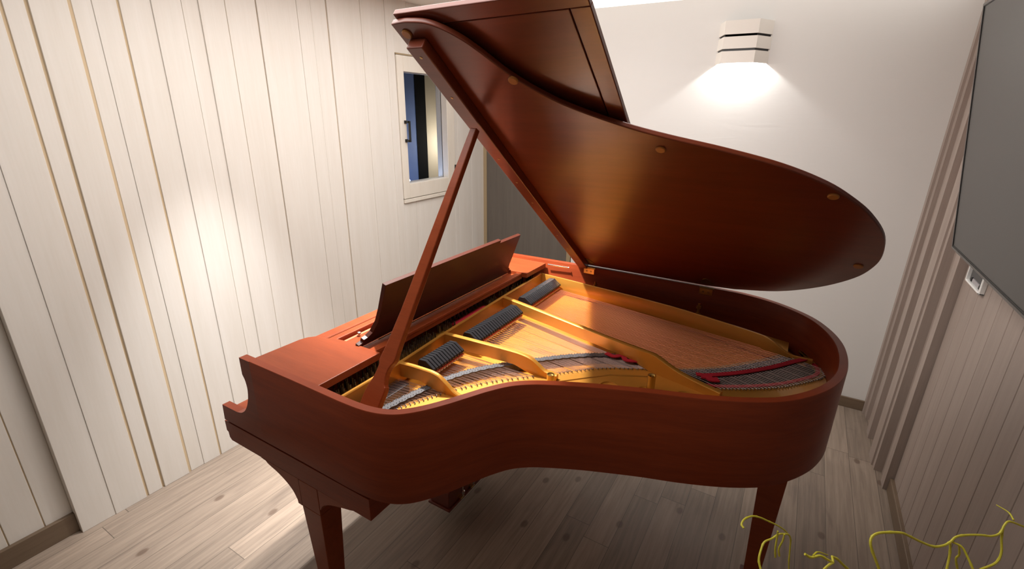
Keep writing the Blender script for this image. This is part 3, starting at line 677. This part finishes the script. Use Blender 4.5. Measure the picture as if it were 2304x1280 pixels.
# lid
AL = math.radians(37.0); LO = Vector((0, 1.480, 1.0015))
def LP(u, v, wv=0.0):
    d = 1.49 - v
    return LO + Vector((u, -d * math.cos(AL) + wv * math.sin(AL), d * math.sin(AL) + wv * math.cos(AL)))
curve = s2([(.454, -.026), (.480, -.0285), (.507, -.0285), (.555, -.021), (.594, .0), (.632, .037), (.664, .084), (.705, .154), (.763, .222), (.838, .283), (.955, .350), (1.06, .395), (1.20, .444), (1.331, .500), (1.435, .569), (1.503, .640), (1.555, .714), (1.603, .818), (1.624, .930), (1.622, 1.03), (1.590, 1.148), (1.505, 1.285), (1.375, 1.407), (1.21, 1.475)], 5)
lo_ = curve + [(1.10, 1.49), (.494, 1.49)]
bm = NB(); prism(bm, lo_, lambda p: LP(p[0], p[1], 0), lambda p: LP(p[0], p[1], .015))
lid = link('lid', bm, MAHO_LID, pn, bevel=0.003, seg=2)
bm = NB(); bq = [(.482, .020), (.533, .020), (.545, 1.465), (.498, 1.465)]
prism(bm, bq, lambda p: LP(p[0], p[1], -.030), lambda p: LP(p[0], p[1], -.0003)); bat = link('lid_batten', bm, MAHO_LID, lid, bevel=0.003)
for i, v in enumerate((.053, .203, .356, .502, .650, .798, .940, 1.084, 1.224, 1.369)):
    bm = NB(); lathe(bm, LP(.507 + v * .008, v, -.030), [(.0042, -.002), (.0042, .0006), (.0025, .001)], 14, tuple(LP(0, 0, 0) - LP(0, 0, 1))); link('screw', bm, DARKBRASS, bat)
for u, v in ((.486, .013), (.708, .173), (1.04, .445), (1.456, .617), (1.582, 1.04)):
    if v < .1: u, v = .484, .005
    bm = NB(); lathe(bm, LP(u, v, 0), [(.0135, -.001), (.0135, .003), (.0115, .005)], 20, tuple(LP(0, 0, 0) - LP(0, 0, 1))); link('lid_buffer', bm, AMBER, lid, smooth=True)
# folded front flap lying on the lid
bm = NB()
FA, FB, FV0, FV1 = .462, .955, -.038, 1.47
def lbox(bm, u0, u1, v0, v1, w0, w1):
    q = [(u0, v0), (u1, v0), (u1, v1), (u0, v1)]; prism(bm, q, lambda p: LP(p[0], p[1], w0 + (p[0] - FA) * .024), lambda p: LP(p[0], p[1], w1 + (p[0] - FA) * .024))
lbox(bm, FA, FB, FV0, FV0 + .042, .0175, .0325); lbox(bm, FA, FB, FV1 - .042, FV1, .0175, .0325); lbox(bm, FA, FA + .045, FV0 + .042, FV1 - .042, .0175, .0325); lbox(bm, FB - .045, FB, FV0 + .042, FV1 - .042, .0175, .0325)
flap = link('lid_flap', bm, MAHO_LID, pn, bevel=0.002)
bm = NB(); lbox(bm, FA + .049, FB - .050, FV0 + .047, FV1 - .047, .0225, .0320); link('flap_panel', bm, MAHO_LID, flap, bevel=0.002)
bm = NB(); lbox(bm, FA + .044, FB - .044, FV0 + .041, FV1 - .041, .0285, .0318); link('flap_backing', bm, BLACK, flap)
# hinges
for x0, x1 in ((.522, .576), (1.073, 1.127)):
    y_ = 1.4555 if x0 < 1 else 1.4625
    bm = NB(); bx(bm, x0, x1, y_ - .0015, y_ + .002, .966, .992); h = link('lid_hinge', bm, BRASS, pn, bevel=0.0006)
    for xx in (x0 + .016, x1 - .016):
        bm = NB(); lathe(bm, (xx, y_ - .0015, .979), [(.0048, -.001), (.0048, .0006), (.002, .0009)], 12, (0, -1, 0)); link('screw', bm, DARKBRASS, h)
    bm = NB(); tube(bm, [(x0 - .002, y_ + .002, .997), (x1 + .006, y_ + .002, .997)], .0042, 10); link('hinge_knuckle', bm, DARKBRASS, h, smooth=True)
    bm = NB(); q = [(x0 + .002, 1.455), (x1 + .004, 1.455), (x1 - .012, 1.41), ((x0 + x1) / 2, 1.395), (x0 + .012, 1.41)]
    prism(bm, q, lambda p: LP(p[0], p[1], -.0025), lambda p: LP(p[0], p[1], -.0002)); link('hinge_leaf', bm, DARKBRASS, h)
bm = NB(); tube(bm, [(.332, 1.432, .983), (.445, 1.438, .983)], .0030, 8); lathe(bm, (.445, 1.438, .983), [(.0045, 0), (.0045, .004)], 10, (1, 0, 0)); link('desk_stop_rod', bm, STEEL, pn, smooth=True)

# ------------------------------------------------------------------ willow twigs in the foreground
def ray(px, py, d): return CAM + (CR * ((px - 1152) / FPX) - CU * ((py - 640) / FPX) + CF) * d
def A(pts): return [(1600 + x / 3.048, 860 + y / 3.048) for x, y in pts]
def Bq(pts): return [(1650 + x / 6.4, 1080 + y / 6.4) for x, y in pts]
VX, VY, VZ = 1.80, -0.14, 0.58
def twig(bm, pts, d0, d1, r0, r1):
    n = len(pts); P = [ray(x, y, d0 + (d1 - d0) * i / (n - 1)) for i, (x, y) in enumerate(pts)]
    P = spline(P, 5); m = len(P)
    R = [(r0 + (r1 - r0) * i / (m - 1)) * (1.0 + (.22 if i % 9 == 4 else 0)) for i in range(m)]
    tube(bm, P, R, 7)
    return P
def stem(bm, p, r):
    q = Vector((VX, VY, VZ)); p = Vector(p); m = p.lerp(q, .5) + Vector((.03, .02, -.05))
    tube(bm, spline([p, p.lerp(q, .25) + Vector((.015, -.01, -.04)), m, q, q + Vector((0, 0, -.1))], 5), r, 7)
vs = thing('floor_vase', 'dark floor vase holding the three curly willow twigs', 'vase', (VX, VY, 0))
bm = NB(); lathe(bm, (VX, VY, 0), [(.07, 0), (.095, .05), (.10, .2), (.075, .40), (.045, .52), (.05, .56), (.044, .56), (.038, .50), (.06, .38), (.06, .1), (.001, .08)], 28); link('vessel', bm, VASE, vs, smooth=True)
D = .80
bm = NB()
P = twig(bm, A([(1150, 1275), (1100, 1140), (1095, 1080), (1120, 1045), (1180, 1030), (1300, 1032), (1360, 1055), (1430, 1090), (1520, 1125), (1590, 1120), (1640, 1095), (1680, 1060), (1750, 1048), (1850, 1048), (1920, 1055), (1980, 1035), (2015, 975), (2050, 955), (2145, 990)]), D - .03, D + .02, .0021, .0016)
stem(bm, P[0], .0021)
P2 = twig(bm, A([(1640, 1095), (1636, 1180), (1615, 1285)]), D, D - .01, .0016, .0018); stem(bm, P2[-1], .0018)
P3 = twig(bm, A([(1650, 1092), (1720, 1130), (1760, 1200), (1798, 1285)]), D, D - .02, .0016, .0018); stem(bm, P3[-1], .0018)
twig(bm, A([(1700, 1118), (1702, 1180), (1680, 1210), (1690, 1285)]), D, D + .02, .0014, .0017)
P5 = twig(bm, A([(2005, 985), (1992, 1070), (1990, 1170), (1950, 1240), (1845, 1285)]), D + .015, D, .0016, .0019); stem(bm, P5[-1], .0019)
twig(bm, A([(2075, 945), (2040, 892), (1955, 840)]), D + .02, D + .05, .0014, .0008)
tag(link('willow_twig', bm, TWIG, None, smooth=True, origin=(VX, VY, VZ)), 'yellow-green curly willow twig arching widest, at the far right', 'twig', 'willow twigs in the vase')
D = .86
bm = NB()
P = twig(bm, Bq([(395, 1290), (368, 1150), (400, 1000), (450, 890), (560, 840), (650, 780), (735, 775), (800, 790), (825, 860), (815, 1000), (800, 1180), (800, 1290)]), D, D + .08, .0020, .0013); stem(bm, P[0], .0020); stem(bm, P[-1], .0013)
twig(bm, Bq([(640, 735), (632, 820), (605, 980), (605, 1110)]), D + .01, D + .02, .0014, .0018)
twig(bm, Bq([(735, 780), (712, 870), (655, 990), (662, 1095)]), D + .03, D + .04, .0014, .0018)
P = twig(bm, Bq([(150, 692), (118, 640), (150, 572), (220, 532), (300, 520), (400, 545), (500, 590), (640, 655), (735, 720), (800, 790)]), D + .03, D + .08, .0020, .0013)
tag(link('willow_twig', bm, TWIG, None, smooth=True, origin=(VX, VY, VZ)), 'curly willow twig in front of the rear piano leg, with a hooked tip', 'twig', 'willow twigs in the vase')
D = .82
bm = NB()
twig(bm, Bq([(1030, 1065), (1120, 1112), (1250, 1090), (1350, 1140), (1440, 1190)]), D, D, .0022, .0020)
twig(bm, Bq([(1150, 1085), (1220, 1035), (1360, 1080)]), D, D + .02, .0015, .001)
P = twig(bm, Bq([(1440, 1190), (1370, 1225), (1300, 1290)]), D, D - .01, .0018, .002); stem(bm, P[-1], .002)
P = twig(bm, Bq([(1420, 1100), (1500, 1140), (1580, 1220), (1670, 1300)]), D + .01, D + .02, .0022, .0022); stem(bm, P[-1], .002)
twig(bm, Bq([(1440, 1190), (1430, 1140), (1420, 1100)]), D, D + .01, .0018, .0018)
tag(link('willow_twig', bm, TWIG, None, smooth=True, origin=(VX, VY, VZ)), 'short forked willow twig low over the floor, between the other two willow twigs', 'twig', 'willow twigs in the vase')
